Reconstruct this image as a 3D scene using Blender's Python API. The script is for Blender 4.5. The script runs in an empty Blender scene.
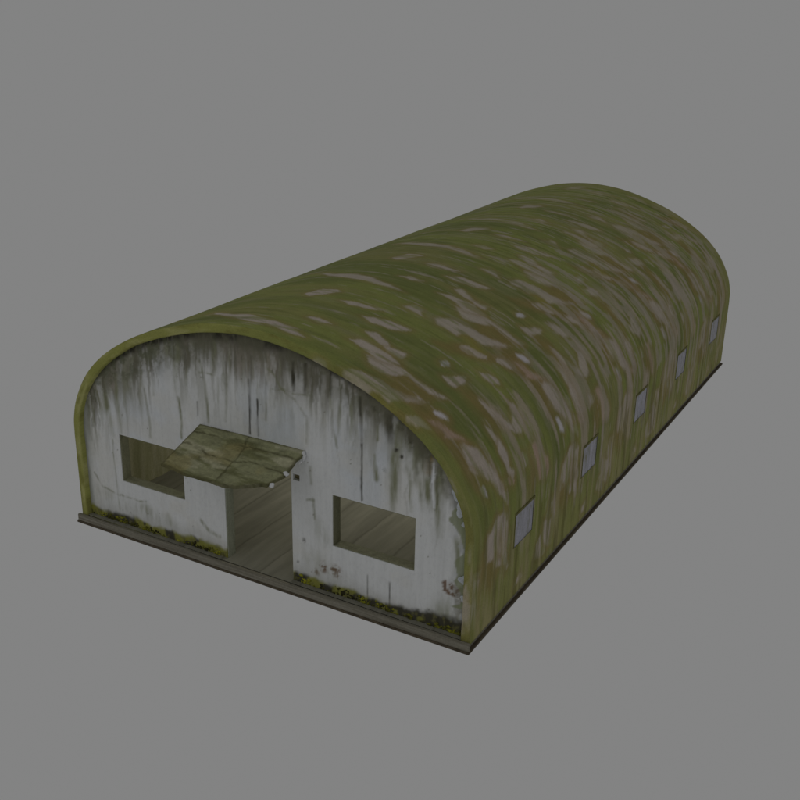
import bpy, bmesh, math, random
import numpy as np
from mathutils import Matrix, Vector

SC = bpy.context.scene
COL = SC.collection
random.seed(7)

# ------------------------------------------------------------------ camera
cam_data = bpy.data.cameras.new('camera')
cam = bpy.data.objects.new('camera', cam_data)
COL.objects.link(cam)
cam_data.sensor_width = 36
cam_data.lens = 1051.5 / 800 * 36
cam_data.clip_end = 500
right = Vector((0.86846, 0.49541, 0.01852))
up = Vector((-0.19691, 0.31042, 0.92998))
fwd = Vector((-0.45497, 0.8113, -0.36714))
m = Matrix((right, up, -fwd)).transposed().to_4x4()
m.translation = Vector((10.2062, -9.22, 6.9276))
cam.matrix_world = m
SC.camera = cam

# ------------------------------------------------------------------ light
world = bpy.data.worlds.new('World')
SC.world = world
world.use_nodes = True
bg = world.node_tree.nodes['Background']
bg.inputs['Color'].default_value = (0.226, 0.2265, 0.226, 1)
bg.inputs['Strength'].default_value = 1.0

def area_light(name, loc, target, size, power, color=(1, 1, 1)):
    d = bpy.data.lights.new(name, 'AREA')
    d.shape = 'DISK'; d.size = size; d.energy = power; d.color = color
    o = bpy.data.objects.new(name, d)
    COL.objects.link(o)
    o.location = loc
    o.rotation_euler = (Vector(target) - Vector(loc)).to_track_quat('-Z', 'Y').to_euler()
    return o
area_light('studio_softbox', (1.0, -16.0, 15.0), (3, 5, 1), 12, 175, (1.0, 0.985, 0.95))
area_light('interior_fill', (3.0, 3.2, 2.85), (3.0, 3.2, 0), 1.6, 33, (1.0, 0.97, 0.86))  # added fill light, out of view, to brighten the inside

SC.view_settings.view_transform = 'Standard'
SC.view_settings.look = 'None'
SC.view_settings.exposure = 0
SC.view_settings.gamma = 1
SC.render.engine = 'CYCLES'
SC.cycles.max_bounces = 8

# ------------------------------------------------------------------ survey of the marks on the hut (metres)
# roof: (kind, [(distance up the shell from the right eave, depth from the front)]), one bay of 2.28 m
TILE_MARKS = [
 ('L', [(3.83, -0.07), (3.76, 0.08), (3.63, 0.14), (3.45, 0.21), (3.29, 0.22), (3.14, 0.3), (2.99, 0.44), (2.97, 0.37), (3.11, 0.12), (3.17, -0.04), (3.21, -0.02), (3.27, 0.0), (3.42, -0.06), (3.44, -0.18), (3.6, -0.17), (3.74, -0.19)]),
 ('L', [(4.26, -0.21), (4.18, -0.03), (4.07, -0.03), (3.95, -0.19), (4.14, -0.21)]),
 ('L', [(3.85, 0.53), (3.74, 0.56), (3.58, 0.67), (3.44, 0.69), (3.29, 0.68), (3.13, 0.7), (2.98, 0.76), (2.86, 0.79), (2.86, 0.72), (2.98, 0.62), (3.15, 0.6), (3.31, 0.62), (3.41, 0.45), (3.54, 0.34), (3.65, 0.34)]),
 ('L', [(4.17, 0.99), (4.06, 1.11), (3.91, 1.04), (3.79, 0.96), (3.77, 0.88), (3.98, 0.92)]),
 ('L', [(3.79, 0.96), (3.57, 1.03), (3.58, 0.86), (3.73, 0.81), (3.81, 0.88)]),
 ('L', [(4.2, 0.65), (4.06, 0.77), (3.86, 0.79), (3.68, 0.79), (3.49, 0.72), (3.72, 0.56), (3.96, 0.61)]),
 ('W', [(3.27, 1.33), (3.24, 1.44), (3.17, 1.45), (3.16, 1.36), (3.22, 1.28)]),
 ('L', [(3.09, 1.09), (3.01, 1.22), (2.98, 1.37), (2.9, 1.43), (2.86, 1.31), (2.88, 1.1), (2.98, 1.06)]),
 ('L', [(3.33, 1.91), (3.25, 2.04), (3.08, 2.1), (2.99, 2.17), (2.96, 2.08), (3.03, 1.96), (3.15, 1.88), (3.27, 1.86)]),
 ('L', [(2.9, 1.73), (2.82, 1.82), (2.65, 1.89), (2.6, 1.86), (2.65, 1.76), (2.78, 1.7)]),
 ('W', [(2.81, 0.4), (2.75, 0.5), (2.65, 0.54), (2.62, 0.5), (2.67, 0.43), (2.75, 0.37)]),
 ('P', [(2.75, 0.22), (2.67, 0.33), (2.56, 0.37), (2.48, 0.4), (2.35, 0.53), (2.29, 0.55), (2.34, 0.46), (2.42, 0.33), (2.48, 0.22), (2.54, 0.29), (2.65, 0.22)]),
 ('L', [(2.3, 0.46), (2.23, 0.58), (2.12, 0.66), (1.97, 0.7), (1.72, 0.76), (1.62, 0.76), (1.7, 0.69), (1.8, 0.56), (1.92, 0.4), (2.03, 0.3), (2.13, 0.36), (2.23, 0.37)]),
 ('W', [(1.82, 0.31), (1.78, 0.41), (1.66, 0.46), (1.6, 0.45), (1.66, 0.35)]),
 ('L', [(2.64, 1.25), (2.54, 1.32), (2.38, 1.36), (2.2, 1.46), (2.14, 1.53), (2.26, 1.66), (2.38, 1.78), (2.32, 1.85), (2.17, 1.83), (2.05, 1.78), (1.97, 1.63), (2.03, 1.5), (2.14, 1.39), (2.32, 1.28), (2.49, 1.24)]),
 ('L', [(2.33, 1.02), (2.21, 1.08), (2.06, 1.12), (1.9, 1.13), (1.82, 1.12), (1.87, 1.02), (1.97, 1.03), (2.15, 1.01)]),
 ('L', [(3.09, 2.55), (2.98, 2.7), (2.92, 2.77), (2.95, 2.64), (3.05, 2.45)]),
 ('L', [(2.91, 2.27), (2.84, 2.39), (2.69, 2.44), (2.65, 2.42), (2.74, 2.27), (2.84, 2.21)]),
 ('L', [(2.81, 2.7), (2.71, 2.79), (2.62, 2.82), (2.66, 2.7), (2.75, 2.66)]),
 ('P', [(2.7, 2.51), (2.6, 2.59), (2.43, 2.71), (2.28, 2.82), (2.29, 2.76), (2.45, 2.54), (2.6, 2.46)]),
 ('L', [(1.32, 0.54), (1.31, 0.77), (1.22, 0.93), (1.01, 0.91), (0.78, 0.86), (0.51, 1.02), (0.46, 0.91), (0.74, 0.79), (0.89, 0.62), (0.8, 0.52), (0.82, 0.33), (0.99, 0.28), (1.14, 0.33), (1.21, 0.47)]),
 ('L', [(0.79, 0.02), (0.73, 0.2), (0.54, 0.18), (0.25, 0.18), (0.1, 0.12), (0.25, -0.14), (0.44, -0.22), (0.63, -0.24), (0.51, -0.02), (0.52, 0.08)]),
 ('L', [(0.86, 2.25), (0.8, 2.5), (0.62, 2.34), (0.34, 2.35), (0.1, 2.25), (0.07, 2.07), (0.19, 1.83), (0.36, 1.89), (0.46, 2.1), (0.67, 2.15)]),
 ('L', [(0.14, 1.24), (0.21, 1.39), (0.12, 1.49), (0.05, 1.21)]),
 ('L', [(1.35, 2.89), (1.17, 3.17), (0.79, 3.3), (0.54, 3.2), (0.68, 2.92), (0.99, 2.61), (1.18, 2.62), (1.27, 2.8)]),
 ('P', [(1.79, 1.89), (1.66, 1.97), (1.44, 2.15), (1.32, 2.18), (1.22, 2.05), (1.27, 1.83), (1.48, 1.76), (1.66, 1.67), (1.78, 1.72)]),
 ('L', [(1.77, 1.46), (1.75, 1.57), (1.63, 1.55), (1.62, 1.44)]),
 ('L', [(2.08, 1.12), (1.93, 1.16), (1.77, 1.1), (1.64, 1.17), (1.57, 1.09), (1.68, 0.99), (1.79, 1.0), (1.99, 0.99)]),
 ('L', [(2.31, 0.39), (2.2, 0.64), (2.0, 0.7), (1.81, 0.75), (1.52, 0.88), (1.35, 0.88), (1.56, 0.7), (1.78, 0.58), (1.96, 0.45), (2.12, 0.33)]),
 ('P', [(1.69, 0.84), (1.56, 1.13), (1.51, 1.07), (1.63, 0.81)]),
 ('L', [(6.28, 0.68), (5.75, 0.46), (5.39, 0.46), (5.03, 0.39), (4.7, 0.29), (4.49, 0.22), (4.67, 0.19), (5.04, 0.23), (5.36, 0.25), (5.75, 0.34)]),
 ('L', [(5.49, 1.61), (5.4, 1.9), (5.2, 1.96), (5.11, 1.88), (5.25, 1.67), (5.37, 1.51)]),
 ('L', [(4.86, 0.76), (4.75, 0.87), (4.54, 0.83), (4.66, 0.72)]),
 ('L', [(4.91, 1.58), (4.75, 1.68), (4.53, 1.69), (4.39, 1.69), (4.55, 1.59), (4.75, 1.55)]),
 ('L', [(4.42, 1.33), (4.23, 1.5), (4.01, 1.56), (3.85, 1.61), (3.88, 1.48), (4.06, 1.35), (4.28, 1.28)]),
 ('B', [(3.41, 0.45), (3.3, 0.61), (3.13, 0.62), (2.95, 0.67), (2.87, 0.69), (2.96, 0.45), (3.07, 0.29), (3.23, 0.26), (3.39, 0.24)]),
 ('O', [(3.43, -0.12), (3.36, 0.02), (3.17, -0.04), (3.07, -0.11), (3.13, -0.18), (3.28, -0.18)]),
 ('B', [(2.85, 1.16), (2.73, 1.28), (2.57, 1.26), (2.36, 1.27), (2.19, 1.27), (2.13, 1.2), (2.33, 1.12), (2.52, 1.08), (2.72, 1.06)]),
 ('B', [(2.96, 0.25), (2.76, 0.33), (2.44, 0.25), (2.33, 0.39), (2.11, 0.34), (1.81, 0.3), (1.96, 0.18), (2.2, 0.19), (2.37, 0.16), (2.57, 0.15), (2.85, 0.19)]),
 ('B', [(3.52, 1.63), (3.35, 1.93), (3.09, 2.11), (2.8, 2.66), (2.53, 2.67), (2.49, 2.45), (2.79, 2.25), (3.0, 1.96), (3.34, 1.65)]),
 ('B', [(1.12, 0.67), (1.01, 0.83), (0.74, 0.79), (0.84, 0.67)]),
 ('B', [(1.66, 1.67), (1.45, 1.75), (1.25, 1.7), (1.13, 1.54), (1.41, 1.49)]),
 ('B', [(0.99, 2.51), (0.59, 2.99), (0.41, 2.82), (0.67, 2.53)]),
]
WALL_STAINS = [
 ('G', 0.077, 0.8, [(0.65, 2.18), (0.55, 1.95), (0.57, 1.74), (0.62, 1.48), (0.63, 1.31)]),
 ('G', 0.055, 0.8, [(0.78, 2.18), (0.76, 1.93), (0.77, 1.62), (0.79, 1.37)]),
 ('B', 0.132, 0.5, [(0.69, 2.21), (0.69, 1.85)]),
 ('G', 0.132, 0.3, [(1.0, 2.23), (0.97, 1.96)]),
 ('G', 0.033, 0.35, [(1.21, 2.27), (1.26, 2.04), (1.3, 1.73), (1.31, 1.44)]),
 ('G', 0.026, 0.3, [(1.43, 2.21), (1.41, 2.03)]),
 ('G', 0.132, 0.7, [(1.8, 2.87), (1.83, 2.65)]),
 ('G', 0.088, 0.5, [(1.8, 2.64), (1.82, 2.25), (1.83, 2.05)]),
 ('G', 0.026, 0.9, [(1.82, 2.09), (1.84, 1.81), (1.84, 1.54)]),
 ('K', 0.02, 0.6, [(2.13, 2.1), (2.13, 1.92)]),
 ('G', 0.11, 0.5, [(0.94, 2.36), (1.23, 2.54), (1.43, 2.55), (1.64, 2.67), (1.84, 2.75)]),
 ('K', 0.055, 0.7, [(0.16, 1.76), (0.1, 1.47), (0.08, 1.05)]),
 ('G', 0.11, 0.3, [(0.26, 1.76), (0.18, 1.07)]),
 ('G', 0.031, 0.6, [(2.21, 2.64), (2.25, 2.44), (2.28, 2.15), (2.29, 1.85)]),
 ('G', 0.055, 0.6, [(2.43, 2.95), (2.41, 2.7), (2.41, 2.51)]),
 ('G', 0.022, 0.3, [(2.47, 2.48), (2.45, 1.95)]),
 ('G', 0.044, 0.6, [(2.66, 3.01), (2.65, 2.61), (2.61, 2.41)]),
 ('G', 0.031, 0.4, [(2.61, 2.41), (2.56, 1.93)]),
 ('K', 0.02, 0.6, [(2.94, 2.53), (2.94, 2.29), (2.93, 1.84)]),
 ('K', 0.024, 0.6, [(3.05, 2.31), (3.05, 2.12), (3.05, 1.84)]),
 ('G', 0.026, 0.5, [(3.02, 2.96), (3.0, 2.57)]),
 ('B', 0.353, 0.4, [(2.82, 2.93), (2.83, 2.68)]),
 ('B', 0.331, 0.35, [(3.15, 2.93), (3.18, 2.72)]),
 ('G', 0.026, 0.4, [(3.19, 2.66), (3.17, 2.07)]),
 ('G', 0.022, 0.6, [(3.14, 2.76), (3.31, 2.67), (3.37, 2.6), (3.47, 2.48), (3.6, 2.45), (3.74, 2.27)]),
 ('G', 0.018, 0.5, [(2.18, 2.5), (2.41, 2.51)]),
 ('G', 0.018, 0.5, [(3.28, 2.49), (3.45, 2.53), (3.64, 2.51), (3.81, 2.53)]),
 ('K', 0.044, 0.8, [(3.58, 2.9), (3.58, 2.72), (3.58, 2.56)]),
 ('K', 0.053, 0.7, [(3.75, 2.9), (3.75, 2.68), (3.75, 2.54)]),
 ('G', 0.018, 0.4, [(3.76, 2.27), (3.75, 1.91)]),
 ('G', 0.018, 0.4, [(3.39, 3.12), (3.4, 2.76), (3.38, 2.61)]),
 ('K', 0.041, 0.7, [(4.1, 2.85), (4.11, 2.56)]),
 ('G', 0.024, 0.5, [(4.11, 2.54), (4.12, 2.24), (4.15, 2.1), (4.18, 1.96)]),
 ('K', 0.041, 0.8, [(4.49, 2.64), (4.5, 2.38), (4.51, 2.08)]),
 ('K', 0.018, 0.95, [(4.51, 2.08), (4.52, 1.64), (4.52, 1.38)]),
 ('G', 0.035, 0.7, [(4.7, 2.35), (4.71, 2.18)]),
 ('G', 0.035, 0.7, [(4.68, 1.98), (4.7, 1.83), (4.72, 1.69)]),
 ('K', 0.076, 0.8, [(4.84, 2.52), (4.86, 2.36), (4.88, 2.2)]),
 ('G', 0.088, 0.6, [(4.98, 2.24), (4.97, 2.0), (4.94, 1.69), (4.92, 1.49)]),
 ('G', 0.176, 0.35, [(5.0, 2.35), (5.04, 2.02)]),
 ('K', 0.047, 0.8, [(4.83, 1.84), (4.83, 1.84)]),
 ('K', 0.053, 0.7, [(4.66, 2.56), (4.66, 2.55)]),
 ('B', 0.088, 0.5, [(4.3, 2.77), (4.43, 2.72)]),
 ('K', 0.081, 0.8, [(4.85, 2.51), (4.86, 2.37), (4.88, 2.2)]),
 ('G', 0.101, 0.6, [(4.98, 2.41), (4.98, 2.14), (4.96, 1.89), (4.93, 1.54), (4.91, 1.36)]),
 ('G', 0.182, 0.75, [(5.2, 2.22), (5.24, 1.99)]),
 ('G', 0.121, 0.6, [(5.16, 1.9), (5.21, 1.78)]),
 ('O', 0.081, 0.85, [(5.38, 2.11), (5.36, 1.95)]),
 ('K', 0.061, 0.8, [(5.13, 2.31), (5.15, 2.22)]),
 ('G', 0.101, 0.8, [(5.34, 1.85), (5.34, 1.65), (5.36, 1.51)]),
 ('G', 0.028, 0.6, [(5.18, 1.77), (5.15, 1.6), (5.18, 1.46)]),
 ('G', 0.028, 0.6, [(4.68, 1.99), (4.71, 1.83), (4.72, 1.66)]),
 ('K', 0.049, 0.8, [(4.82, 1.84), (4.82, 1.84)]),
 ('K', 0.049, 0.8, [(4.96, 2.12), (4.96, 2.12)]),
 ('K', 0.049, 0.8, [(5.03, 2.05), (5.03, 2.05)]),
 ('G', 0.101, 0.6, [(5.5, 1.99), (5.54, 1.7)]),
 ('K', 0.028, 0.7, [(5.48, 1.92), (5.5, 1.59)]),
 ('W', 0.04, 0.9, [(5.43, 2.06), (5.43, 1.8), (5.46, 1.54)]),
 ('G', 0.04, 0.6, [(4.69, 1.98), (4.7, 1.68)]),
 ('G', 0.089, 0.6, [(4.94, 2.04), (4.93, 1.39)]),
 ('G', 0.04, 0.5, [(5.17, 1.76), (5.18, 1.42)]),
 ('G', 0.129, 0.8, [(5.34, 1.78), (5.37, 1.49)]),
 ('G', 0.049, 0.8, [(5.48, 1.91), (5.53, 1.18)]),
 ('G', 0.032, 0.5, [(3.84, 1.2), (3.85, 0.95)]),
 ('G', 0.028, 0.5, [(3.74, 1.17), (3.85, 1.19)]),
 ('G', 0.032, 0.5, [(3.81, 1.61), (3.81, 1.41)]),
 ('R', 0.113, 0.8, [(3.98, 0.33), (3.99, 0.31)]),
 ('R', 0.162, 0.4, [(4.14, 0.32), (4.22, 0.3)]),
 ('R', 0.081, 0.4, [(3.86, 0.23), (3.87, 0.21)]),
 ('R', 0.138, 1, [(5.67, 0.58), (5.79, 0.56)]),
 ('G', 0.202, 0.2, [(3.87, 0.88), (3.99, 0.72)]),
 ('G', 0.324, 0.25, [(3.82, 0.37), (4.14, 0.16)]),
 ('K', 0.04, 0.35, [(3.68, 0.62), (3.69, 0.61)]),
 ('K', 0.04, 0.3, [(3.6, 0.28), (3.6, 0.28)]),
 ('K', 0.016, 0.5, [(4.6, 0.4), (4.6, 0.01)]),
 ('K', 0.016, 0.5, [(4.9, 0.4), (4.91, -0.01)]),
 ('G', 0.121, 0.6, [(5.78, 1.18), (5.8, 0.76)]),
 ('G', 0.243, 0.3, [(5.64, 0.35), (5.68, 0.25)]),
 ('G', 0.364, 0.5, [(5.62, 0.08), (5.86, 0.06)]),
 ('G', 0.018, 0.6, [(0.63, 1.23), (0.62, 0.9), (0.64, 0.46), (0.65, 0.19)]),
 ('G', 0.021, 0.5, [(0.22, 0.65), (0.35, 0.47), (0.67, 0.41), (1.14, 0.44)]),
 ('G', 0.147, 0.4, [(1.13, 0.33), (1.14, 0.33)]),
 ('G', 0.132, 0.3, [(1.51, 0.3), (1.61, 0.24)]),
 ('G', 0.041, 0.5, [(2.06, 0.43), (2.19, 0.32), (2.38, 0.29)]),
 ('G', 0.206, 0.25, [(0.3, 0.34), (1.02, 0.29), (1.54, 0.22)]),
]
CANOPY_OUTLINE = [(2.165, 0.017), (2.163, 0.752), (2.313, 0.763), (2.566, 0.792), (2.757, 0.787), (2.935, 0.786), (3.121, 0.799), (3.285, 0.768), (3.445, 0.697), (3.567, 0.632), (3.633, 0.626), (3.649, 0.571), (3.706, 0.493), (3.76, 0.4), (3.735, 0.315), (3.739, 0.229), (3.723, 0.165), (3.745, 0.106), (3.732, -0.007)]
W, L = 6.0, 11.56          # width and length of the shell
T = 0.11                   # shell thickness
WY = 0.07                  # the end wall stands this far behind the shell's edge
SLAB = 0.117
BAY = 2.28

# ------------------------------------------------------------------ helpers
def tag(o, label=None, cat=None, group=None, kind=None):
    if label: o['label'] = label
    if cat: o['category'] = cat
    if group: o['group'] = group
    if kind: o['kind'] = kind
    return o

def link(name, me, mat=None, parent=None):
    o = bpy.data.objects.new(name, me)
    COL.objects.link(o)
    if mat: me.materials.append(mat)
    if parent: o.parent = parent
    return o

def mesh_from(verts, faces, name, smooth=False):
    me = bpy.data.meshes.new(name)
    me.from_pydata([tuple(map(float, v)) for v in verts], [], faces)
    me.validate()
    me.update()
    if smooth:
        me.polygons.foreach_set('use_smooth', [True] * len(me.polygons))
    return me

def bm_obj(name, bm, mat, parent, smooth=False):
    me = bpy.data.meshes.new(name)
    bm.normal_update()
    bm.to_mesh(me); bm.free()
    if smooth:
        me.polygons.foreach_set('use_smooth', [True] * len(me.polygons))
    return link(name, me, mat, parent)

def add_box(bm, lo, hi, bevel=0.0, seg=1):
    r = bmesh.ops.create_cube(bm, size=1)
    for v in r['verts']:
        v.co = Vector([lo[i] + (v.co[i] + .5) * (hi[i] - lo[i]) for i in range(3)])
    if bevel:
        es = list({e for v in r['verts'] for e in v.link_edges})
        bmesh.ops.bevel(bm, geom=es, offset=bevel, segments=seg, affect='EDGES', profile=.5)

# ---- numpy value noise
def _hash(ix, iy, seed):
    n = (ix.astype(np.int64) * 374761393 + iy.astype(np.int64) * 668265263 + seed * 1442695041) & 0xffffffff
    n = ((n ^ (n >> 13)) * 1274126177) & 0xffffffff
    return ((n ^ (n >> 16)) & 0xffff) / 65535.0

def vnoise(x, y, seed=0):
    ix, iy = np.floor(x), np.floor(y)
    fx, fy = x - ix, y - iy
    fx = fx * fx * (3 - 2 * fx); fy = fy * fy * (3 - 2 * fy)
    a = _hash(ix, iy, seed); b = _hash(ix + 1, iy, seed)
    c = _hash(ix, iy + 1, seed); d = _hash(ix + 1, iy + 1, seed)
    return (a + (b - a) * fx) * (1 - fy) + (c + (d - c) * fx) * fy

def fbm(x, y, seed=0, n=4):
    s, a, t = 0, 1, 0
    for k in range(n):
        s = s + a * vnoise(x * 2 ** k, y * 2 ** k, seed + k * 17); t += a; a *= .5
    return s / t

def sstep(a, b, x):
    t = np.clip((x - a) / (b - a), 0, 1)
    return t * t * (3 - 2 * t)

def seg_dist(x, y, a, b):
    dx, dy = b[0] - a[0], b[1] - a[1]
    t = np.clip(((x - a[0]) * dx + (y - a[1]) * dy) / (dx * dx + dy * dy + 1e-9), 0, 1)
    return np.hypot(x - a[0] - t * dx, y - a[1] - t * dy), t

def poly_sd(x, y, P):
    """signed distance to a polygon, positive inside"""
    d = np.full(x.shape, 9.0); inside = np.zeros(x.shape, bool)
    n = len(P)
    for i in range(n):
        a, b = P[i], P[(i + 1) % n]
        d = np.minimum(d, seg_dist(x, y, a, b)[0])
        if a[1] != b[1]:
            c = ((a[1] > y) != (b[1] > y)) & (x < (b[0] - a[0]) * (y - a[1]) / (b[1] - a[1]) + a[0])
            inside ^= c
    return np.where(inside, d, -d)

def lerp(c, col, t):
    return c + (np.array(col) - c) * t[..., None]

def set_paint(me, rgb, uv=None):
    at = me.color_attributes.new('paint', 'FLOAT_COLOR', 'POINT')
    buf = np.ones((len(me.vertices), 4), np.float32)
    buf[:, :3] = np.clip(rgb, 0, .95)
    at.data.foreach_set('color', buf.ravel())
    if uv is not None:
        a = me.attributes.new('surf', 'FLOAT_VECTOR', 'POINT')
        b = np.zeros((len(me.vertices), 3), np.float32); b[:, :2] = uv
        a.data.foreach_set('vector', b.ravel())

# ------------------------------------------------------------------ materials
class NT:
    def __init__(s, name, rough=.9, spec=.2):
        s.m = bpy.data.materials.new(name); s.m.use_nodes = True
        s.t = s.m.node_tree; s.n = s.t.nodes
        s.b = s.n['Principled BSDF']
        s.b.inputs['Roughness'].default_value = rough
        s.b.inputs['Specular IOR Level'].default_value = spec
    def node(s, k, **kw):
        n = s.n.new(k)
        for a, v in kw.items(): setattr(n, a, v)
        return n
    def l(s, a, b): s.t.links.new(a, b)
    def coords(s, attr=None, scale=(1, 1, 1)):
        mp = s.node('ShaderNodeMapping'); mp.inputs['Scale'].default_value = scale
        if attr:
            a = s.node('ShaderNodeAttribute'); a.attribute_name = attr; s.l(a.outputs['Vector'], mp.inputs['Vector'])
        else:
            g = s.node('ShaderNodeTexCoord'); s.l(g.outputs['Object'], mp.inputs['Vector'])
        return mp.outputs['Vector']
    def noise(s, vec, scale, detail=4, rough=.55, dist=0):
        n = s.node('ShaderNodeTexNoise'); n.inputs['Scale'].default_value = scale
        n.inputs['Detail'].default_value = detail; n.inputs['Roughness'].default_value = rough
        n.inputs['Distortion'].default_value = dist
        s.l(vec, n.inputs['Vector']); return n.outputs['Fac']
    def ramp(s, fac, stops):
        r = s.node('ShaderNodeValToRGB'); e = r.color_ramp.elements
        while len(e) < len(stops): e.new(.5)
        for i, (p_, c) in enumerate(stops):
            e[i].position = p_; e[i].color = (*c, 1) if not isinstance(c, (int, float)) else (c, c, c, 1)
        s.l(fac, r.inputs['Fac']); return r.outputs['Color']
    def mix(s, fac, a, b, blend='MIX'):
        x = s.node('ShaderNodeMix'); x.data_type = 'RGBA'; x.blend_type = blend
        for sock, v in ((x.inputs['Factor'], fac), (x.inputs['A'], a), (x.inputs['B'], b)):
            if isinstance(v, (int, float)): sock.default_value = v
            elif isinstance(v, tuple): sock.default_value = (*v, 1)
            else: s.l(v, sock)
        return x.outputs['Result']
    def bump(s, h, strength=.3, dist=.01):
        b = s.node('ShaderNodeBump'); b.inputs['Strength'].default_value = strength
        b.inputs['Distance'].default_value = dist; s.l(h, b.inputs['Height'])
        s.l(b.outputs['Normal'], s.b.inputs['Normal'])
    def out(s, c): s.l(c, s.b.inputs['Base Color']); return s.m

def mat_paint_roof():
    t = NT('mossy_camouflaged_sheet', .95, .1)
    a = t.node('ShaderNodeAttribute'); a.attribute_name = 'paint'
    v = t.coords('surf', (1.3, 9, 1))
    n = t.noise(v, 2.2, 6, .6, .6)
    c = t.mix(1.0, a.outputs['Color'], t.ramp(n, [(.3, .92), (.5, 1.0), (.72, 1.07)]), 'MULTIPLY')
    v2 = t.coords('surf', (1, 2.2, 1))
    n2 = t.noise(v2, 38, 3, .6)
    c = t.mix(1.0, c, t.ramp(n2, [(.3, .88), (.7, 1.12)]), 'MULTIPLY')
    t.bump(t.noise(v2, 24, 5, .65), .35, .012)
    return t.out(c)

def mat_paint_wall():
    t = NT('stained_whitewash', .85, .25)
    a = t.node('ShaderNodeAttribute'); a.attribute_name = 'paint'
    v = t.coords(None, (14, 14, 1.1))
    n = t.noise(v, 1.2, 5, .6, .3)
    c = t.mix(1.0, a.outputs['Color'], t.ramp(n, [(.3, .93), (.55, 1.0), (.8, 1.03)]), 'MULTIPLY')
    v2 = t.coords(None, (1, 1, .6))
    n2 = t.noise(v2, 26, 5, .7)
    c = t.mix(1.0, c, t.ramp(n2, [(.33, .93), (.5, 1.0), (.7, 1.02)]), 'MULTIPLY')
    t.bump(n2, .3, .01)
    return t.out(c)

def mat_noise(name, stops, scale=(1, 1, 1), ns=6, detail=5, rough=.9, bump=.3, bd=.01, dist=0):
    t = NT(name, rough, .2)
    v = t.coords(None, scale)
    n = t.noise(v, ns, detail, .62, dist)
    f = t.noise(t.coords(None, (1, 1, 1)), 45, 3, .6)
    c = t.mix(1.0, t.ramp(n, stops), t.ramp(f, [(.3, .85), (.7, 1.12)]), 'MULTIPLY')
    t.bump(n, bump, bd)
    return t.out(c)

M_ROOF = mat_paint_roof()
M_WALL = mat_paint_wall()
M_RIM = mat_noise('mossy_shell_edge', [(.3, (.36, .36, .07)), (.5, (.50, .50, .12)), (.7, (.62, .60, .24))], (1.2, 1.2, 1.2), 5)
M_LINING = mat_noise('dull_olive_lining', [(.3, (.30, .30, .17)), (.5, (.40, .39, .24)), (.7, (.52, .50, .36))], (.4, 3.2, .4), 2.2)
M_REVEAL = mat_noise('olive_reveal', [(.3, (.20, .20, .13)), (.7, (.30, .30, .20))], (3, 3, .6), 4)
M_JAMB = mat_noise('grey_green_jamb', [(.3, (.30, .32, .24)), (.7, (.44, .46, .37))], (3, 3, .6), 4)
M_SLAB = mat_noise('weathered_sill_timber', [(.3, (.16, .145, .11)), (.5, (.225, .21, .165)), (.7, (.29, .275, .225))], (.5, 14, 14), 3, bump=.5)
M_CURB = mat_noise('dark_damp_footing', [(.3, (.06, .048, .032)), (.7, (.13, .105, .07))], (3, 1, 3), 5)
M_TRIM = mat_noise('dark_shade_trim', [(.3, (.09, .085, .03)), (.7, (.24, .23, .08))], (1, 1, 1), 9)  # dark tone stands for shade along the side windows
M_PANE = mat_noise('chalky_lilac_pane', [(.32, (.25, .25, .18)), (.45, (.36, .36, .39)), (.7, (.47, .465, .54))], (1, 3.5, 1.2), 3, rough=.55, bump=.1)
M_FLAKE = mat_noise('white_plaster_flake', [(.3, (.72, .73, .74)), (.7, (.85, .86, .88))], (1, 1, 1), 12, bump=.5)
M_SCALE = mat_noise('bluish_plaster_scale', [(.3, (.48, .51, .55)), (.7, (.66, .70, .74))], (1, 1, 1), 9, bump=.5)
M_MOSS = mat_noise('bright_wall_moss', [(.42, (.04, .036, .014)), (.52, (.17, .17, .02)), (.66, (.40, .40, .03))], (1, 1, 1), 5, bump=.8, bd=.02)
M_BACKW = mat_noise('dull_rear_whitewash', [(.3, (.5, .5, .46)), (.7, (.7, .7, .66))], (3, 3, .5), 3)

def mat_canopy():
    t = NT('mossy_canopy_sheet', .95, .1)
    a = t.node('ShaderNodeAttribute'); a.attribute_name = 'paint'
    v = t.coords(None, (1.0, 2.6, 1.0))
    n = t.noise(v, 5, 6, .6, .7)
    c = t.mix(1.0, a.outputs['Color'], t.ramp(n, [(.3, .75), (.7, 1.2)]), 'MULTIPLY')
    f = t.noise(t.coords(None, (1, 1, 1)), 30, 4, .6)
    c = t.mix(1.0, c, t.ramp(f, [(.3, .82), (.7, 1.12)]), 'MULTIPLY')
    t.bump(n, .5, .02)
    return t.out(c)
M_CANOPY = mat_canopy()

def mat_floor():
    t = NT('dusty_board_floor', .9, .15)
    tc = t.node('ShaderNodeTexCoord'); sp = t.node('ShaderNodeSeparateXYZ'); t.l(tc.outputs['Object'], sp.inputs[0])
    n = t.noise(t.coords(None, (3.0, .35, 1)), 2.0, 5, .6, .2)
    c = t.ramp(n, [(.3, (.19, .185, .15)), (.5, (.245, .24, .195)), (.7, (.30, .29, .24))])
    # joints between boards laid along the hut
    w = t.node('ShaderNodeMath', operation='PINGPONG'); w.inputs[1].default_value = .31
    nz = t.noise(t.coords(None, (1, 1, 1)), 1.6, 2, .5)
    ad = t.node('ShaderNodeMath', operation='MULTIPLY_ADD'); ad.inputs[1].default_value = .10
    t.l(nz, ad.inputs[0]); t.l(sp.outputs['X'], ad.inputs[2]); t.l(ad.outputs[0], w.inputs[0])
    c = t.mix(t.ramp(w.outputs[0], [(.002, .45), (.024, 0.)]), c, (.10, .095, .07))
    t.bump(n, .3, .01)
    return t.out(c)
M_FLOOR = mat_floor()

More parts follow.
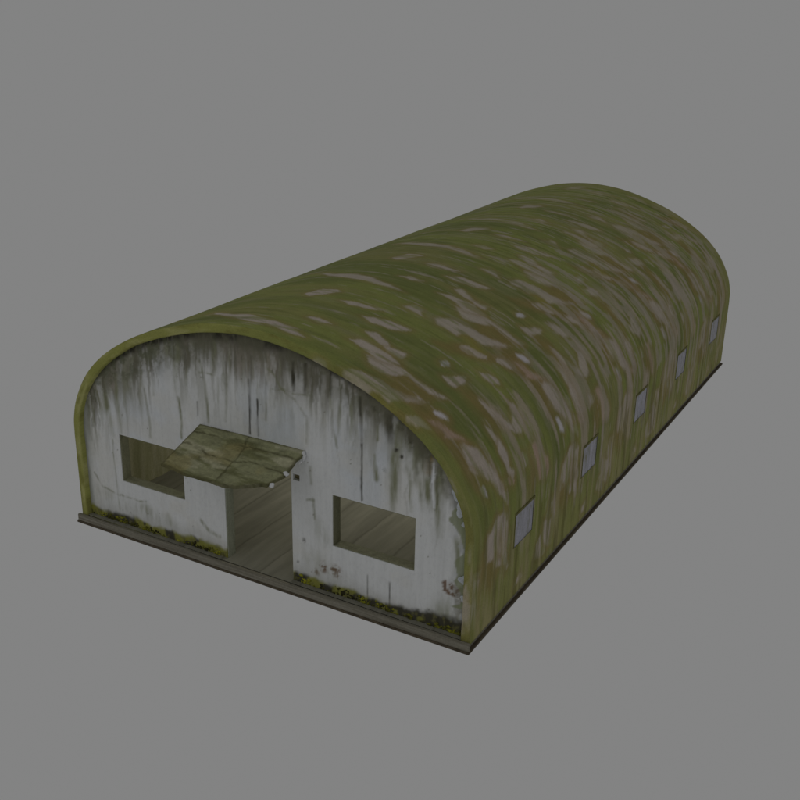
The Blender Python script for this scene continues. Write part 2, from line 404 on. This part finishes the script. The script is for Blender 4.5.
# ------------------------------------------------------------------ the arch
HP = [(0, 0), (0, 1.2), (0.02, 1.45), (.11, 1.75), (.33, 2.12), (.68, 2.46), (1.2, 2.78), (1.75, 3.0), (2.35, 3.16), (3, 3.22)]
def arch_curve():
    P = np.array(HP + [(W - x, z) for x, z in HP[-2::-1]], float)
    n = len(P); out = []
    for i in range(n - 1):
        a, b, c, d = P[max(i - 1, 0)], P[i], P[i + 1], P[min(i + 2, n - 1)]
        m1, m2 = (c - a) / 2, (d - b) / 2
        if i in (0, n - 2): m1 = m2 = c - b
        if i == 1: m1 = c - b
        if i == n - 3: m2 = c - b
        for t in np.linspace(0, 1, 9)[:-1]:
            out.append((2 * t ** 3 - 3 * t * t + 1) * b + (t ** 3 - 2 * t * t + t) * m1 + (-2 * t ** 3 + 3 * t * t) * c + (t ** 3 - t * t) * m2)
    out.append(P[-1]); return np.array(out)
PC = arch_curve()
SC_ = np.r_[0, np.cumsum(np.hypot(*np.diff(PC, axis=0).T))]
STOT = SC_[-1]
def arch(s, inset=0.0):
    """point on the arch, s metres up from the right eave; inset moves it inwards"""
    u = STOT - np.asarray(s, float)
    x = np.interp(u, SC_, PC[:, 0]); z = np.interp(u, SC_, PC[:, 1])
    if np.any(inset):
        e = .06
        dx = np.interp(u + e, SC_, PC[:, 0]) - np.interp(u - e, SC_, PC[:, 0])
        dz = np.interp(u + e, SC_, PC[:, 1]) - np.interp(u - e, SC_, PC[:, 1])
        n = np.hypot(dx, dz); x = x + dz / n * inset; z = z - dx / n * inset
        z = np.maximum(z, 0)
    z = z + np.minimum(np.asarray(s, float), 0) + np.minimum(STOT - np.asarray(s, float), 0)
    return x, z
def arch_top(x):
    return np.interp(x, PC[:, 0] + np.linspace(0, 1e-6, len(PC)), PC[:, 1])

# ------------------------------------------------------------------ the hut
hut = bpy.data.objects.new('arched_hut', None)
COL.objects.link(hut)
tag(hut, 'long abandoned arched hut with mossy green roof and stained white front wall', 'hut')

WIN_Y = [(1.13 + BAY * k, 1.70 + BAY * k) for k in range(5)]
WIN_S = (.66, 1.13)

def lines(lo, hi, step, extra):
    v = sorted(set([lo, hi] + list(extra)))
    out = []
    for a, b in zip(v[:-1], v[1:]):
        n = max(1, round((b - a) / step)); out += list(np.linspace(a, b, n + 1)[:-1])
    return np.array(out + [v[-1]])

# ---- outer roof shell, painted with the marks of each bay
sv = lines(-.10, STOT + .10, .027, WIN_S)
yv = lines(0, L, .027, [q for w in WIN_Y for q in w])
NS, NY = len(sv), len(yv)
SS, YY = np.meshgrid(sv, yv, indexing='ij')
X, Z = arch(SS)
# faint dents in the old sheeting
dent = (fbm(SS * .8, YY * .7, 3, 3) - .5) * .02
edge = sstep(0, .5, YY) * sstep(0, .5, L - YY) * sstep(1.3, 1.9, SS) * sstep(0, 1, STOT - SS)
XI, ZI = arch(SS, 1.0)
X = X + (XI - X) * dent * edge; Z = Z + (ZI - Z) * dent * edge
verts = np.stack([X, YY, Z], -1).reshape(-1, 3)
def in_window(s, y):
    return WIN_S[0] < s < WIN_S[1] and any(a < y < b for a, b in WIN_Y)
faces = []
sm = (sv[:-1] + sv[1:]) / 2; ym = (yv[:-1] + yv[1:]) / 2
hole = np.zeros((NS - 1, NY - 1), bool)
for a, b in WIN_Y:
    hole |= ((sm > WIN_S[0]) & (sm < WIN_S[1]))[:, None] & ((ym > a) & (ym < b))[None, :]
for i in range(NS - 1):
    for j in range(NY - 1):
        if not hole[i, j]:
            k = i * NY + j
            faces.append((k, k + 1, k + NY + 1, k + NY))
roof_me = mesh_from(verts, faces, 'roof_shell', True)

def roof_paint(s, y, strip=True):
    G = np.array((.262, .288, .086)); DK = np.array((.19, .215, .07)); YO = np.array((.345, .33, .125)); OL = (.29, .275, .105)
    c = np.empty(s.shape + (3,)); c[:] = G
    n = fbm(s * .7 + 3, y * 1.6, 11, 4)
    c = lerp(c, DK, sstep(.42, .68, n) * .85)
    n = fbm(s * .55, y * 2.6 + 9, 31, 4)
    c = lerp(c, OL, sstep(.5, .72, n) * .6)
    # brushed streaks that run up and over the arch
    sl = y + .10 * (s - 3)
    k1 = fbm(s * .8, sl * 13, 51, 4)
    streak = sstep(.56, .74, k1)
    c = lerp(c, (.34, .32, .185), streak * (.28 + .4 * sstep(4, 9, y)))
    k2 = fbm(s * .9 + 5, sl * 16, 71, 4)
    c = lerp(c, (.14, .165, .045), sstep(.56, .74, k2) * (.45 + .25 * sstep(4, 10, y)))
    # ochre towards the eave
    c = lerp(c, YO, (1 - sstep(.1, 1.0, s)) * .6 * (.5 + .5 * fbm(s * 2, y * 9, 5, 3)))
    # marks, bay after bay; further bays are drawn out and fainter
    cols = {'L': (.51, .445, .38), 'W': (.66, .62, .66), 'P': (.47, .345, .265), 'B': (.275, .215, .08), 'O': (.31, .275, .07)}
    for k in range(-1, 6):
        w = .03 + .014 * max(k, 0)
        ss = s + (fbm(s * 6, y * 6, 90 + k, 3) - .5) * .10
        yy = y + (fbm(s * 4, y * 8, 120 + k, 3) - .5) * (.07 + .02 * max(k, 0))
        for soft in (True, False):
            for t_, P in TILE_MARKS:
                if (t_ in 'BO') != soft: continue
                Q = [(a, b + BAY * k) for a, b in P]
                y0 = min(q[1] for q in Q) - .3; y1 = max(q[1] for q in Q) + .3
                if strip:
                    j0, j1 = np.searchsorted(yv, [y0, y1])
                    if j1 <= j0: continue
                    sl_ = (slice(None), slice(j0, j1))
                else: sl_ = (slice(None), slice(None))
                sd = poly_sd(ss[sl_], yy[sl_], Q)
                if soft: f = sstep(-.14, .08, sd) * .8
                else:
                    f = sstep(-w * .6, w * .6, sd)
                    f = f * (.95 - .10 * max(k, 0))
                    # ochre fringe round each bare patch
                    fr = sstep(-.12, 0, sd) * .45
                    c[sl_] = lerp(c[sl_], (.30, .225, .095), fr * (1 - f))
                wv = .30 + .85 * sstep(.34, .56, fbm(s[sl_] * 1.9, y[sl_] * 15 + 1.2 * s[sl_], 200 + k, 5)) if not soft else .5 + 1.0 * fbm(s[sl_] * 2.2, y[sl_] * 20, 200 + k, 4)
                if not soft and max(q[0] for q in P) < 1.9:      # thin, drawn-out wear low on the flank
                    wv = wv * (.15 + 1.0 * sstep(.40, .58, fbm(s[sl_] * 1.1, y[sl_] * 19 + .6 * s[sl_], 230 + k, 4)))
                c[sl_] = lerp(c[sl_], cols[t_], np.clip(f * np.clip(wv, .15, 1), 0, 1))
    tl = vnoise(s * .9, sl * 21, 350) * .6 + vnoise(s * 2.1, sl * 34, 351) * .4
    c = lerp(c, (.44, .39, .31), sstep(.74, .86, tl) * .6 * sstep(.2, .9, s))
    # drawn-out wear on the lower flank and ochre brushing along the eave
    fk = fbm(s * .95 + 2, y * 8.5 + .5 * s, 360, 5)
    c = lerp(c, (.45, .38, .30), sstep(.555, .66, fk) * (1 - sstep(2.4, 3.3, s)) * sstep(.3, .8, s) * sstep(.15, .6, y) * .75)
    fk = fbm(s * 1.2 + 7, y * 14, 370, 4)
    c = lerp(c, (.40, .355, .19), sstep(.52, .66, fk) * (1 - sstep(.7, 1.6, s)) * .6)
    c = lerp(c, (.16, .15, .05), sstep(.56, .70, fbm(s * 1.2 + 17, y * 17, 380, 4)) * (1 - sstep(.9, 2.0, s)) * .6)
    # smaller bare flecks, thickest half-way down the right flank
    fl = fbm(s * 2.1, sl * 9, 300, 4) * (.86 + .28 * np.exp(-((s - 2.3) / 1.5) ** 2))
    c = lerp(c, (.43, .38, .31), sstep(.64, .71, fl) * .6 * sstep(1.0, 4.5, y))
    fl = fbm(s * 1.4 + 8, sl * 15, 330, 3)
    c = lerp(c, (.38, .35, .26), sstep(.62, .80, fl) * .6 * sstep(3, 9, y) * sstep(6, 4, s) if False else sstep(.62, .80, fl) * .6 * sstep(3, 9, y))
    # mossy strip along both ends
    wob = (fbm(s * 2, y * 0, 400, 3) - .5) * .12
    if strip: c = lerp(c, (.27, .30, .085), (1 - sstep(.10, .17, y + wob)) * .45)
    else: c = lerp(c, (.36, .365, .105), .2 + .6 * sstep(4.2, 6.0, s)); c = lerp(c, (.46, .45, .19), sstep(.5, .7, fbm(s * 3, y * 25, 9, 3)) * sstep(5, 6.4, s) * .7); c = lerp(c, (.22, .21, .06), sstep(.55, .7, fbm(s * 5, y * 20, 19, 3)) * .6)
    c = lerp(c, (.29, .29, .10), sstep(L - .55, L - .1, y) * .6)
    c *= (.93 + .14 * fbm(s * 9, y * 9, 500, 3))[..., None]
    return c
set_paint(roof_me, roof_paint(SS, YY).reshape(-1, 3), np.stack([SS, YY], -1).reshape(-1, 2))
roof = link('roof_shell', roof_me, M_ROOF, hut)

# ---- lining: the inside face of the shell, with its arched ribs standing in as shallow corrugation
def ring_mesh(name, yl, inset_fn, step=.12, skip_windows=False):
    s_ = lines(0, STOT, step, WIN_S); n = len(s_); V = []; F = []
    for y in yl:
        x, z = arch(s_, inset_fn(y))
        V += list(zip(x, [y] * n, z))
    for j in range(len(yl) - 1):
        for i in range(n - 1):
            if skip_windows and in_window((s_[i] + s_[i + 1]) / 2, (yl[j] + yl[j + 1]) / 2): continue
            k = j * n + i
            F.append((k, k + 1, k + n + 1, k + n))
    return mesh_from(V, F, name, True)
yl = lines(.21, L - .2, .06, [q for w in WIN_Y for q in w])
link('roof_lining', ring_mesh('roof_lining', yl, lambda y: T + .012 * math.cos(y * 2 * math.pi / .38), skip_windows=True), M_LINING, hut)

# ---- the exposed edge of the shell at each end
def end_edge(y0, y1):
    s_ = lines(-.10, STOT + .10, .025, []); n = len(s_); V = []; F = []; SV = []; YVV = []
    sg = np.sign(y1 - y0)
    jit = (fbm(s_ * 3.1, s_ * 0 + 2, 8, 3) - .5) * .012
    rows = [(y0 + .006 * sg, -.0005), (y0, .012), (y0, .045), (y0, .08), (y0, T - .012), (y0 + .012 * sg, T), (y1, T)]
    for r, (y, ins) in enumerate(rows):
        x, z = arch(s_, ins + (jit if r > 3 else 0))
        V += list(zip(x, [y] * n, z)); SV.append(s_); YVV.append(np.full(n, -ins))
    for j in range(len(rows) - 1):
        for i in range(n - 1):
            k = j * n + i
            f = (k, k + 1, k + n + 1, k + n)
            F.append(f if y1 < y0 else f[::-1])
    me = mesh_from(V, F, 'roof_edge', True)
    S_, Y_ = np.array(SV), np.array(YVV)
    set_paint(me, roof_paint(S_, Y_, False).reshape(-1, 3), np.stack([S_, Y_], -1).reshape(-1, 2))
    return me
link('roof_edge', end_edge(-.005, .26), M_ROOF, hut)
link('roof_edge', end_edge(L + .005, L - .25), M_ROOF, hut)

# ------------------------------------------------------------------ end walls
OPEN = {'door': (2.491, 3.525, 0.0, 1.72), 'win_l': (.751, 1.83, .656, 1.339), 'win_r': (4.112, 5.231, .656, 1.339), 'hole': (3.548, 3.645, 1.392, 1.472)}
def end_wall(name, y0, y1, openings, step, mat, paint=True):
    ex = [q for o in openings for q in o[:2]]; ez = [q for o in openings for q in o[2:]]
    x0, x1 = .055, W - .055
    xs = lines(x0, x1, step, ex); zs = lines(0, 3.18, step, ez)
    nx, nz = len(xs), len(zs)
    XX, ZZ = np.meshgrid(xs, zs, indexing='ij')
    xm, zm = (xs[:-1] + xs[1:]) / 2, (zs[:-1] + zs[1:]) / 2
    top = arch_top(xs)
    keep = np.ones((nx - 1, nz - 1), bool)
    tt = np.minimum(top[:-1], top[1:]) - .02
    keep &= zs[1:][None, :] <= tt[:, None]
    for o in openings:
        keep &= ~(((xm > o[0]) & (xm < o[1]))[:, None] & ((zm > o[2]) & (zm < o[3]))[None, :])
    sgn = 1 if y1 > y0 else -1
    dy = (fbm(XX * 2, ZZ * 2, 44, 4) - .5) * .016
    for o in openings:      # stay flat at the openings
        d = np.maximum(np.maximum(o[0] - XX, XX - o[1]), np.maximum(o[2] - ZZ, ZZ - o[3]))
        dy *= sstep(0, .15, d)
    V = list(np.stack([XX, y0 + dy, ZZ], -1).reshape(-1, 3)); F = []
    n0 = len(V)
    V += list(np.stack([XX, np.full_like(XX, y1), ZZ], -1).reshape(-1, 3))
    for i in range(nx - 1):
        for j in range(nz - 1):
            if keep[i, j]:
                k = i * nz + j
                f = (k, k + nz, k + nz + 1, k + 1)
                F.append(f if sgn > 0 else f[::-1])
                g = tuple(n0 + q for q in f)
                F.append(g[::-1] if sgn > 0 else g)
    # side faces wherever the kept area ends
    K = np.zeros((nx + 1, nz + 1), bool); K[1:-1, 1:-1] = keep
    for i in range(nx + 1):
        for j in range(nz + 1):
            if not K[i, j]: continue
            a, b = i - 1, j - 1
            k = a * nz + b
            for di, dj, (u, v) in ((-1, 0, (k, k + 1)), (1, 0, (k + nz + 1, k + nz)), (0, -1, (k + nz, k)), (0, 1, (k + 1, k + nz + 1))):
                if not K[i + di, j + dj]:
                    f = (u, v, n0 + v, n0 + u)
                    F.append(f if sgn > 0 else f[::-1])
    me = mesh_from(V, F, name)
    if paint:
        c = wall_paint(XX, ZZ).reshape(-1, 3)
        back = np.empty_like(c); back[:] = (.40, .40, .28)
        set_paint(me, np.concatenate([c, back]))
    return link(name, me, mat, hut)

def wall_paint(x, z):
    c = np.empty(x.shape + (3,)); c[:] = (.75, .765, .765)
    # cooler, bluer whitewash high up and warm patches low down
    n = fbm(x * 1.3, z * .7, 2, 4)
    c = lerp(c, (.66, .70, .74), sstep(.45, .7, n) * sstep(.6, 2.0, z) * .8)
    c = lerp(c, (.72, .71, .66), sstep(.5, .7, fbm(x * 2, z * 2, 9, 4)) * .5)
    G = (.25, .26, .165); K = (.055, .05, .034); cols = {'G': G, 'K': K, 'B': (.36, .32, .27), 'O': (.28, .19, .06), 'R': (.21, .135, .09), 'W': (.86, .88, .92)}
    # thin runs of dirt from the arch downwards
    top = arch_top(x) - T
    d = top - z - .035
    wx0 = x + (fbm(x * 2, z * 2.5, 60, 3) - .5) * .12
    k = fbm(wx0 * 14, z * 1.3, 61, 5)
    ln = .15 + 1.2 * fbm(x * 3.0, z * 0, 63, 3) ** 1.3
    c = lerp(c, G, sstep(.50, .66, k) * (1 - sstep(ln * .25, ln * 1.1, d)) * .95)
    c = lerp(c, (.12, .11, .075), sstep(.54, .66, fbm(wx0 * 17, z * 1.1, 62, 5)) * (1 - sstep(ln * .15, ln * .9, d)) * .9)
    k = fbm(x * 9 + 40, z * 1.4, 65, 4)
    c = lerp(c, (.33, .33, .27), sstep(.5, .72, k) * (1 - sstep(.3, 1.3, d)) * .6)
    k = fbm(wx0 * 26, z * .8, 67, 4)
    c = lerp(c, (.36, .36, .31), sstep(.62, .78, k) * (1 - sstep(.4, 1.6, d)) * .5)
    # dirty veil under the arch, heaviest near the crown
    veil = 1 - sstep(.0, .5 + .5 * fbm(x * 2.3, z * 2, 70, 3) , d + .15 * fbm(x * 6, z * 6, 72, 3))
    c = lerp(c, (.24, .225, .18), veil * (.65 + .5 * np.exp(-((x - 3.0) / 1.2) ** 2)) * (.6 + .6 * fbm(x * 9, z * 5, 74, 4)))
    blot = fbm(x * 7, z * 7, 76, 5)
    c = lerp(c, (.20, .20, .13), sstep(.5, .62, blot) * (1 - sstep(.05, .45, d)) * .7)
    for t_, w, st, P in WALL_STAINS:
        best = np.zeros(x.shape)
        wx = x + (fbm(x * 8, z * 5, 80, 3) - .5) * min(.05, w * .8 + .012)
        wz = z + (fbm(x * 7, z * 7, 84, 3) - .5) * .06
        xs_ = [q[0] for q in P]
        m_ = (x > min(xs_) - w * 2 - .1) & (x < max(xs_) + w * 2 + .1)
        if not m_.any(): continue
        X_, Z_ = wx[m_], wz[m_]; b = np.zeros(X_.shape)
        r = w / 2
        soft = r * (.9 if t_ in 'GBO' else .5) + .006
        for a, q in zip(P[:-1], P[1:]):
            dd, _ = seg_dist(X_, Z_, a, q)
            b = np.maximum(b, 1 - sstep(max(r - soft, 0), r + soft, dd))
        zt, zb = max(q[1] for q in P), min(q[1] for q in P)
        fade = 1 - .75 * sstep(.35, 1.15, (zt - Z_) / max(zt - zb, .08)) if zt - zb > .25 and w > .04 and w < .4 else 1
        br = fade * ((.75 if t_ in 'KWR' and w < .3 else .3) + 1.2 * sstep(.25, .75, fbm(x[m_] * 22, z[m_] * 4, 86, 4)))
        c[m_] = lerp(c[m_], cols[t_], np.clip(b * st * br * ((.2 + 1.2 * sstep(.42, .60, fbm(x[m_] * 24, z[m_] * 24, 88, 4))) if (t_ in 'KR' and zt - zb < .15) else 1), 0, 1))
    # grime plus gap shade, painted near black in the joint against the shell
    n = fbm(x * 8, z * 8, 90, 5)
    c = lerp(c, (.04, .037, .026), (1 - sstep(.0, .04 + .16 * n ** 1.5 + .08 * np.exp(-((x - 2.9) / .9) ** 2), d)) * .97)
    fd = fbm(wx0 * 38, z * 2.2, 93, 4)
    c = lerp(c, (.17, .165, .12), sstep(.54, .66, fd) * (1 - sstep(.1, 1.0 * ln + .1, d)) * .8)
    # dark mottled growth, densest at the upper left
    bl = fbm(x * 13, z * 13, 94, 5); bl2 = abs(fbm(x * 6, z * 6, 96, 4) - .5)
    up = 1 - sstep(.08, .55, d)
    lft = .35 + .65 * np.exp(-((x - 1.1) / .8) ** 2)
    c = lerp(c, (.13, .14, .085), sstep(.50, .60, bl) * up * lft * .8)
    c = lerp(c, (.12, .115, .08), (1 - sstep(.0, .022, bl2)) * up * lft * .7)
    # blackened shoulder on the right
    rs = np.exp(-((x - 5.15) / .38) ** 2) * (1 - sstep(.05, .38, d + .1 * fbm(x * 9, z * 3, 98, 3)))
    c = lerp(c, (.085, .085, .05), rs * (.35 + .9 * sstep(.42, .58, bl)) * .85)
    nn = fbm(x * 4, z * 3, 92, 5)
    sh = np.exp(-((x - 5.1) / .55) ** 2) + .8 * np.exp(-((x - .9) / .6) ** 2) + .9 * np.exp(-((x - 2.9) / 1.0) ** 2)
    c = lerp(c, (.15, .145, .10), sstep(.44, .60, nn) * (1 - sstep(.05, .42, d)) * .75 * np.clip(sh + .3, 0, 1))
    # side edges: gap shade painted near black, then a grey band at left
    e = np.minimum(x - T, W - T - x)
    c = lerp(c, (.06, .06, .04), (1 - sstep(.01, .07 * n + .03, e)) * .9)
    c = lerp(c, (.50, .52, .50), (1 - sstep(.08, .16, x - T + .05 * n)) * .6)
    # chips along the right-hand edge: pale plaster scallops over green
    sc = .5 + .5 * np.sin(z * 11 + 3 * fbm(x * 0, z * 3, 95, 2))
    eR = W - T - x
    low = (1 - sstep(.02, .30, eR + .16 * fbm(x * 5, z * 5, 111, 4) - .05)) * (1 - sstep(.5, 1.0, z))
    c = lerp(c, (.20, .19, .14), low * sstep(.42, .58, fbm(x * 10, z * 9, 113, 4)) * .85)
    c = lerp(c, (.50, .52, .54), (1 - sstep(.05, .32, eR)) * sstep(.45, .6, fbm(x * 7, z * 7, 115, 4)) * .6)
    band = (z > .35) & (z < 1.9)
    c = lerp(c, (.26, .29, .16), np.where(band, (1 - sstep(.03, .05, eR - .13 * (1 - sc) * fbm(x * 3, z * 6, 97, 3) * 2)) * .8, 0))
    # black pinholes and flecks
    f = vnoise(x * 30, z * 30, 99)
    c = lerp(c, (.2, .19, .14), sstep(.965, .99, f) * .7)
    # grey damp zone and moss along the foot
    h = fbm(x * 3.2, z * 0, 101, 3)
    damp = 1 - sstep(.12, .30 + .25 * h, z + .1 * fbm(x * 6, z * 6, 103, 3))
    c = lerp(c, (.46, .46, .42), damp * .55 * sstep(.35, .6, fbm(x * 2.5, z * 3, 104, 3) + .1))
    mh = .12 + .09 * h + .06 * sstep(4.6, 5.8, x)
    mm = 1 - sstep(mh * .8, mh * 1.25, z + .07 * fbm(x * 14, z * 14, 105, 3))
    mc = lerp(lerp(np.zeros(x.shape + (3,)) + np.array((.26, .26, .035)), (.04, .036, .015), sstep(.46, .56, fbm(x * 6, z * 5, 107, 3))), (.16, .15, .04), sstep(.6, .7, fbm(x * 22, z * 22, 109, 2)) * .7)
    c = c + (mc - c) * (mm * .95)[..., None]
    return c

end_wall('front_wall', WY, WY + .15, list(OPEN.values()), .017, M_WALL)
end_wall('rear_wall', L - WY, L - WY - .15, [(1.7, 4.3, 0, 2.2)], .08, M_BACKW, paint=False)  # wide opening added at the unseen rear to let light in

# reveals of the openings (liners 3 mm proud of the wall's own thickness)
def liner(name, o, bottom=True, th=.012, mat=M_REVEAL):
    bm = bmesh.new()
    a, b, lo, hi = o; y0, y1 = WY + .012, WY + .153
    add_box(bm, (a - .002, y0, lo), (a + th, y1, hi))
    add_box(bm, (b - th, y0, lo), (b + .002, y1, hi))
    add_box(bm, (a + th, y0, hi - th), (b - th, y1, hi + .002))
    if bottom: add_box(bm, (a + th, y0, lo - .002), (b - th, y1, lo + th))
    return bm_obj(name, bm, mat, hut)
liner('window_reveal', OPEN['win_l']); liner('window_reveal', OPEN['win_r'])
liner('door_frame', OPEN['door'], bottom=False, mat=M_JAMB)

# ------------------------------------------------------------------ foundation, floor
bm = bmesh.new()
add_box(bm, (.01, .0, -SLAB), (W - .01, L, -.006))
bm_obj('foundation_slab', bm, M_SLAB, hut)
bm = bmesh.new()
add_box(bm, (-.045, -.055, -SLAB + .004), (W + .022, -.007, -.002), .012, 3)
bmesh.ops.subdivide_edges(bm, edges=[e for e in bm.edges if e.calc_length() > 3], cuts=60)
for v in bm.verts:
    v.co.y += .012 * (float(fbm(np.array([v.co.x * 1.3]), np.array([.5]), 820, 3)[0]) - .5)
    v.co.z += .010 * (float(fbm(np.array([v.co.x * 1.1]), np.array([7.5]), 822, 3)[0]) - .5)
bm_obj('sill_beam', bm, M_SLAB, hut)
bm = bmesh.new()
add_box(bm, (-.055, -.066, -SLAB - .014), (W + .030, L + .04, -SLAB + .022), .008, 2)
bm_obj('footing', bm, M_CURB, hut)
bm = bmesh.new()
add_box(bm, (T, .0, -.02), (W - T, L, .001))
bm_obj('floor', bm, M_FLOOR, hut)

# ------------------------------------------------------------------ side windows in the right flank
def side_window(y0, y1):
    s0, s1 = WIN_S
    bm = bmesh.new()
    xo = W
    # top and near-side bars, coloured dark for the shade at the window edge
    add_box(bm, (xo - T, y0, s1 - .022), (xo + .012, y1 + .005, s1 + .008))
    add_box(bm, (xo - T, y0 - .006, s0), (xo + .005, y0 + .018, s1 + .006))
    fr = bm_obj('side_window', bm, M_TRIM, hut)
    bm = bmesh.new()
    add_box(bm, (xo - .03, y0 + .018, s0 - .01), (xo - .006, y1 + .01, s1 - .022))
    bm_obj('pane', bm, M_PANE, fr)
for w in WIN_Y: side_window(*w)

# ------------------------------------------------------------------ canopy over the door
def canopy():
    import mathutils
    P = CANOPY_OUTLINE
    # ragged subdivision of the broken edges
    Q = []
    n = len(P)
    for i in range(n):
        a, b = P[i], P[(i + 1) % n]
        d = math.hypot(b[0] - a[0], b[1] - a[1]); k = max(1, int(d / .05))
        for j in range(k):
            t = j / k; q = [a[0] + (b[0] - a[0]) * t, a[1] + (b[1] - a[1]) * t]
            if i >= 2 and i < n - 1 and 0 < j:
                q[0] += random.uniform(-.005, .005); q[1] += random.uniform(-.006, .006)
            Q.append(q)
    # grid fill
    sx = np.linspace(2.14, 3.76, 90); sy = np.linspace(-.03, .83, 50)
    bm = bmesh.new()
    vs = [bm.verts.new((x, y, 0)) for x, y in Q]
    bm.faces.new(vs)
    for x in sx[1:-1]:
        bmesh.ops.bisect_plane(bm, geom=bm.verts[:] + bm.edges[:] + bm.faces[:], plane_co=(x, 0, 0), plane_no=(1, 0, 0))
    for y in sy[1:-1]:
        bmesh.ops.bisect_plane(bm, geom=bm.verts[:] + bm.edges[:] + bm.faces[:], plane_co=(0, y, 0), plane_no=(0, 1, 0))
    r = bmesh.ops.extrude_face_region(bm, geom=bm.faces[:])
    low = [e for e in r['geom'] if isinstance(e, bmesh.types.BMVert)]
    lowset = set(low)
    sl = .262 / .75
    for v in bm.verts:
        x, d = v.co.x, v.co.y
        w = float(fbm(np.array([x * 3.0]), np.array([d * 3.0]), 600, 3)[0] - .5) * .018
        # two lines where the old sheets meet
        g = min(abs(x - (2.95 + .10 * d)), abs(d - .40 - .03 * math.sin(x * 5)) * 1.4, abs(d - .14 - .02 * math.sin(x * 7)) * 1.4)
        w -= .006 * max(0, 1 - g / .022)
        z = 1.815 - sl * max(d, 0) + w * min(1, max(d, 0) / .1)
        v.co = Vector((x, WY - d, z - (.028 if v in lowset else 0)))
    bmesh.ops.recalc_face_normals(bm, faces=bm.faces[:])
    o = bm_obj('canopy', bm, M_CANOPY, hut)
    me = o.data
    co = np.array([v.co[:] for v in me.vertices]); x = co[:, 0]; d = WY - co[:, 1]
    c = np.empty((len(x), 3)); c[:] = (.31, .315, .18)
    bands = fbm(x * 1.7, d * 9, 640, 4)
    c = lerp(c, (.20, .205, .10), sstep(.48, .62, bands))
    c = lerp(c, (.46, .45, .30), sstep(.52, .64, fbm(x * 2.2 + 9, d * 8, 650, 4)) * .9)
    c = lerp(c, (.36, .31, .14), sstep(.54, .66, fbm(x * 2.2 + 4, d * 3, 660, 3)) * .5)
    wob = (fbm(x * 4, d * 4, 670, 4) - .5) * .13
    g = np.minimum(np.minimum(abs(x - (2.95 + .10 * d) + wob), abs(d - .40 - .03 * np.sin(x * 5) + wob)), abs(d - .15 - .02 * np.sin(x * 7) + wob))
    c = lerp(c, (.10, .095, .045), (1 - sstep(.003, .022, g)) * .75 * sstep(.3, .55, fbm(x * 5, d * 5, 690, 3)))
    c = lerp(c, (.08, .075, .035), (1 - sstep(.0, .035, poly_sd(x, d, P) + wob * .3)) * .7)
    set_paint(me, c)
    return o
cn = canopy()

def flake(name, pts, mat=M_FLAKE, parent=cn):
    bm = bmesh.new()
    for (x, y, z, r, sx, sy, sz) in pts:
        q = bmesh.ops.create_icosphere(bm, subdivisions=2, radius=r)
        ph = random.random() * 9
        for v in q['verts']:
            k = 1 + .35 * math.sin(v.co.x / r * 3 + ph) * math.cos(v.co.z / r * 4 + ph * 2)
            v.co = Vector((v.co.x * sx * k, v.co.y * sy * k, v.co.z * sz * k)) + Vector((x, y, z))
    return bm_obj(name, bm, mat, parent, True)
for q in [(3.735, -.32, 1.672, .042, .75, .8, .7), (3.735, .035, 1.765, .036, .7, .8, 1.6), (3.716, -.01, 1.70, .022, .9, .8, 1.2), (3.655, -.50, 1.585, .036, 1, .8, .8)]:
    flake('broken_plaster', [q])
bm = bmesh.new()
add_box(bm, (3.548, WY + .05, 1.392), (3.645, WY + .12, 1.472))
bm_obj('socket_block', bm, mat_noise('brown_rotten_block', [(.4, (.12, .11, .055)), (.6, (.24, .21, .12))], (1, 1, 1), 25), hut)

# ------------------------------------------------------------------ moss along the wall foot
def moss(x0, x1, n):
    bm = bmesh.new()
    for i in range(n):
        x = random.uniform(x0, x1)
        big = random.random() ** 2
        h = (.008 + .020 * big) * (1.25 if x > 4.8 else 1)
        dens = float(fbm(np.array([x * 2.6]), np.array([1.5]), 700, 2)[0])
        if dens < .36 and random.random() < .75: continue
        q = bmesh.ops.create_icosphere(bm, subdivisions=2, radius=1)
        ph = random.random() * 20
        z = random.uniform(0, .02 + .16 * dens) * random.random() ** .5
        rx = h * random.uniform(.6, 1.3)
        for v in q['verts']:
            k = 1 + .22 * math.sin(v.co.x * 7 + ph) * math.sin(v.co.z * 8 + ph) + .12 * math.sin(v.co.y * 11 + ph * 3)
            v.co = Vector((x + v.co.x * rx * k, WY - .0 + v.co.y * h * .45 * k, max(.001, z + v.co.z * h * .8 * k)))
    o = bm_obj('moss', bm, M_MOSS, hut, True)
    o['kind'] = 'stuff'
moss(.14, 2.46, 260)
moss(3.56, 5.86, 260)

# pale scales of plaster hanging off the wall's right edge, each one a part
def scale_(i, z, w, h):
    bm = bmesh.new()
    xr = float(np.interp(z, [0, 1.2, 1.5, 1.75, 1.95], [W - T, W - T, W - T - .01, W - .11 - T, W - .27 - T])) + .01
    ring = []
    for k in range(18):
        a = math.pi * 2 * k / 18
        r = 1 + .22 * math.sin(3 * a + i * 1.7) + random.uniform(-.08, .08)
        ring.append(bm.verts.new((xr - w * .4 + math.cos(a) * w * .6 * r, WY - .012 - .014 * max(0, -math.cos(a)), z + math.sin(a) * h * .6 * r)))
    f = bm.faces.new(ring)
    e = bmesh.ops.extrude_face_region(bm, geom=[f])
    for v in e['geom']:
        if isinstance(v, bmesh.types.BMVert): v.co.y += .010
    bmesh.ops.recalc_face_normals(bm, faces=bm.faces[:])
    bm_obj('plaster_scale', bm, M_SCALE, hut)
for i, q in enumerate([(1.78, .08, .12), (1.60, .11, .16), (1.45, .07, .09), (.74, .09, .10), (.50, .06, .07)]): scale_(i, *q)
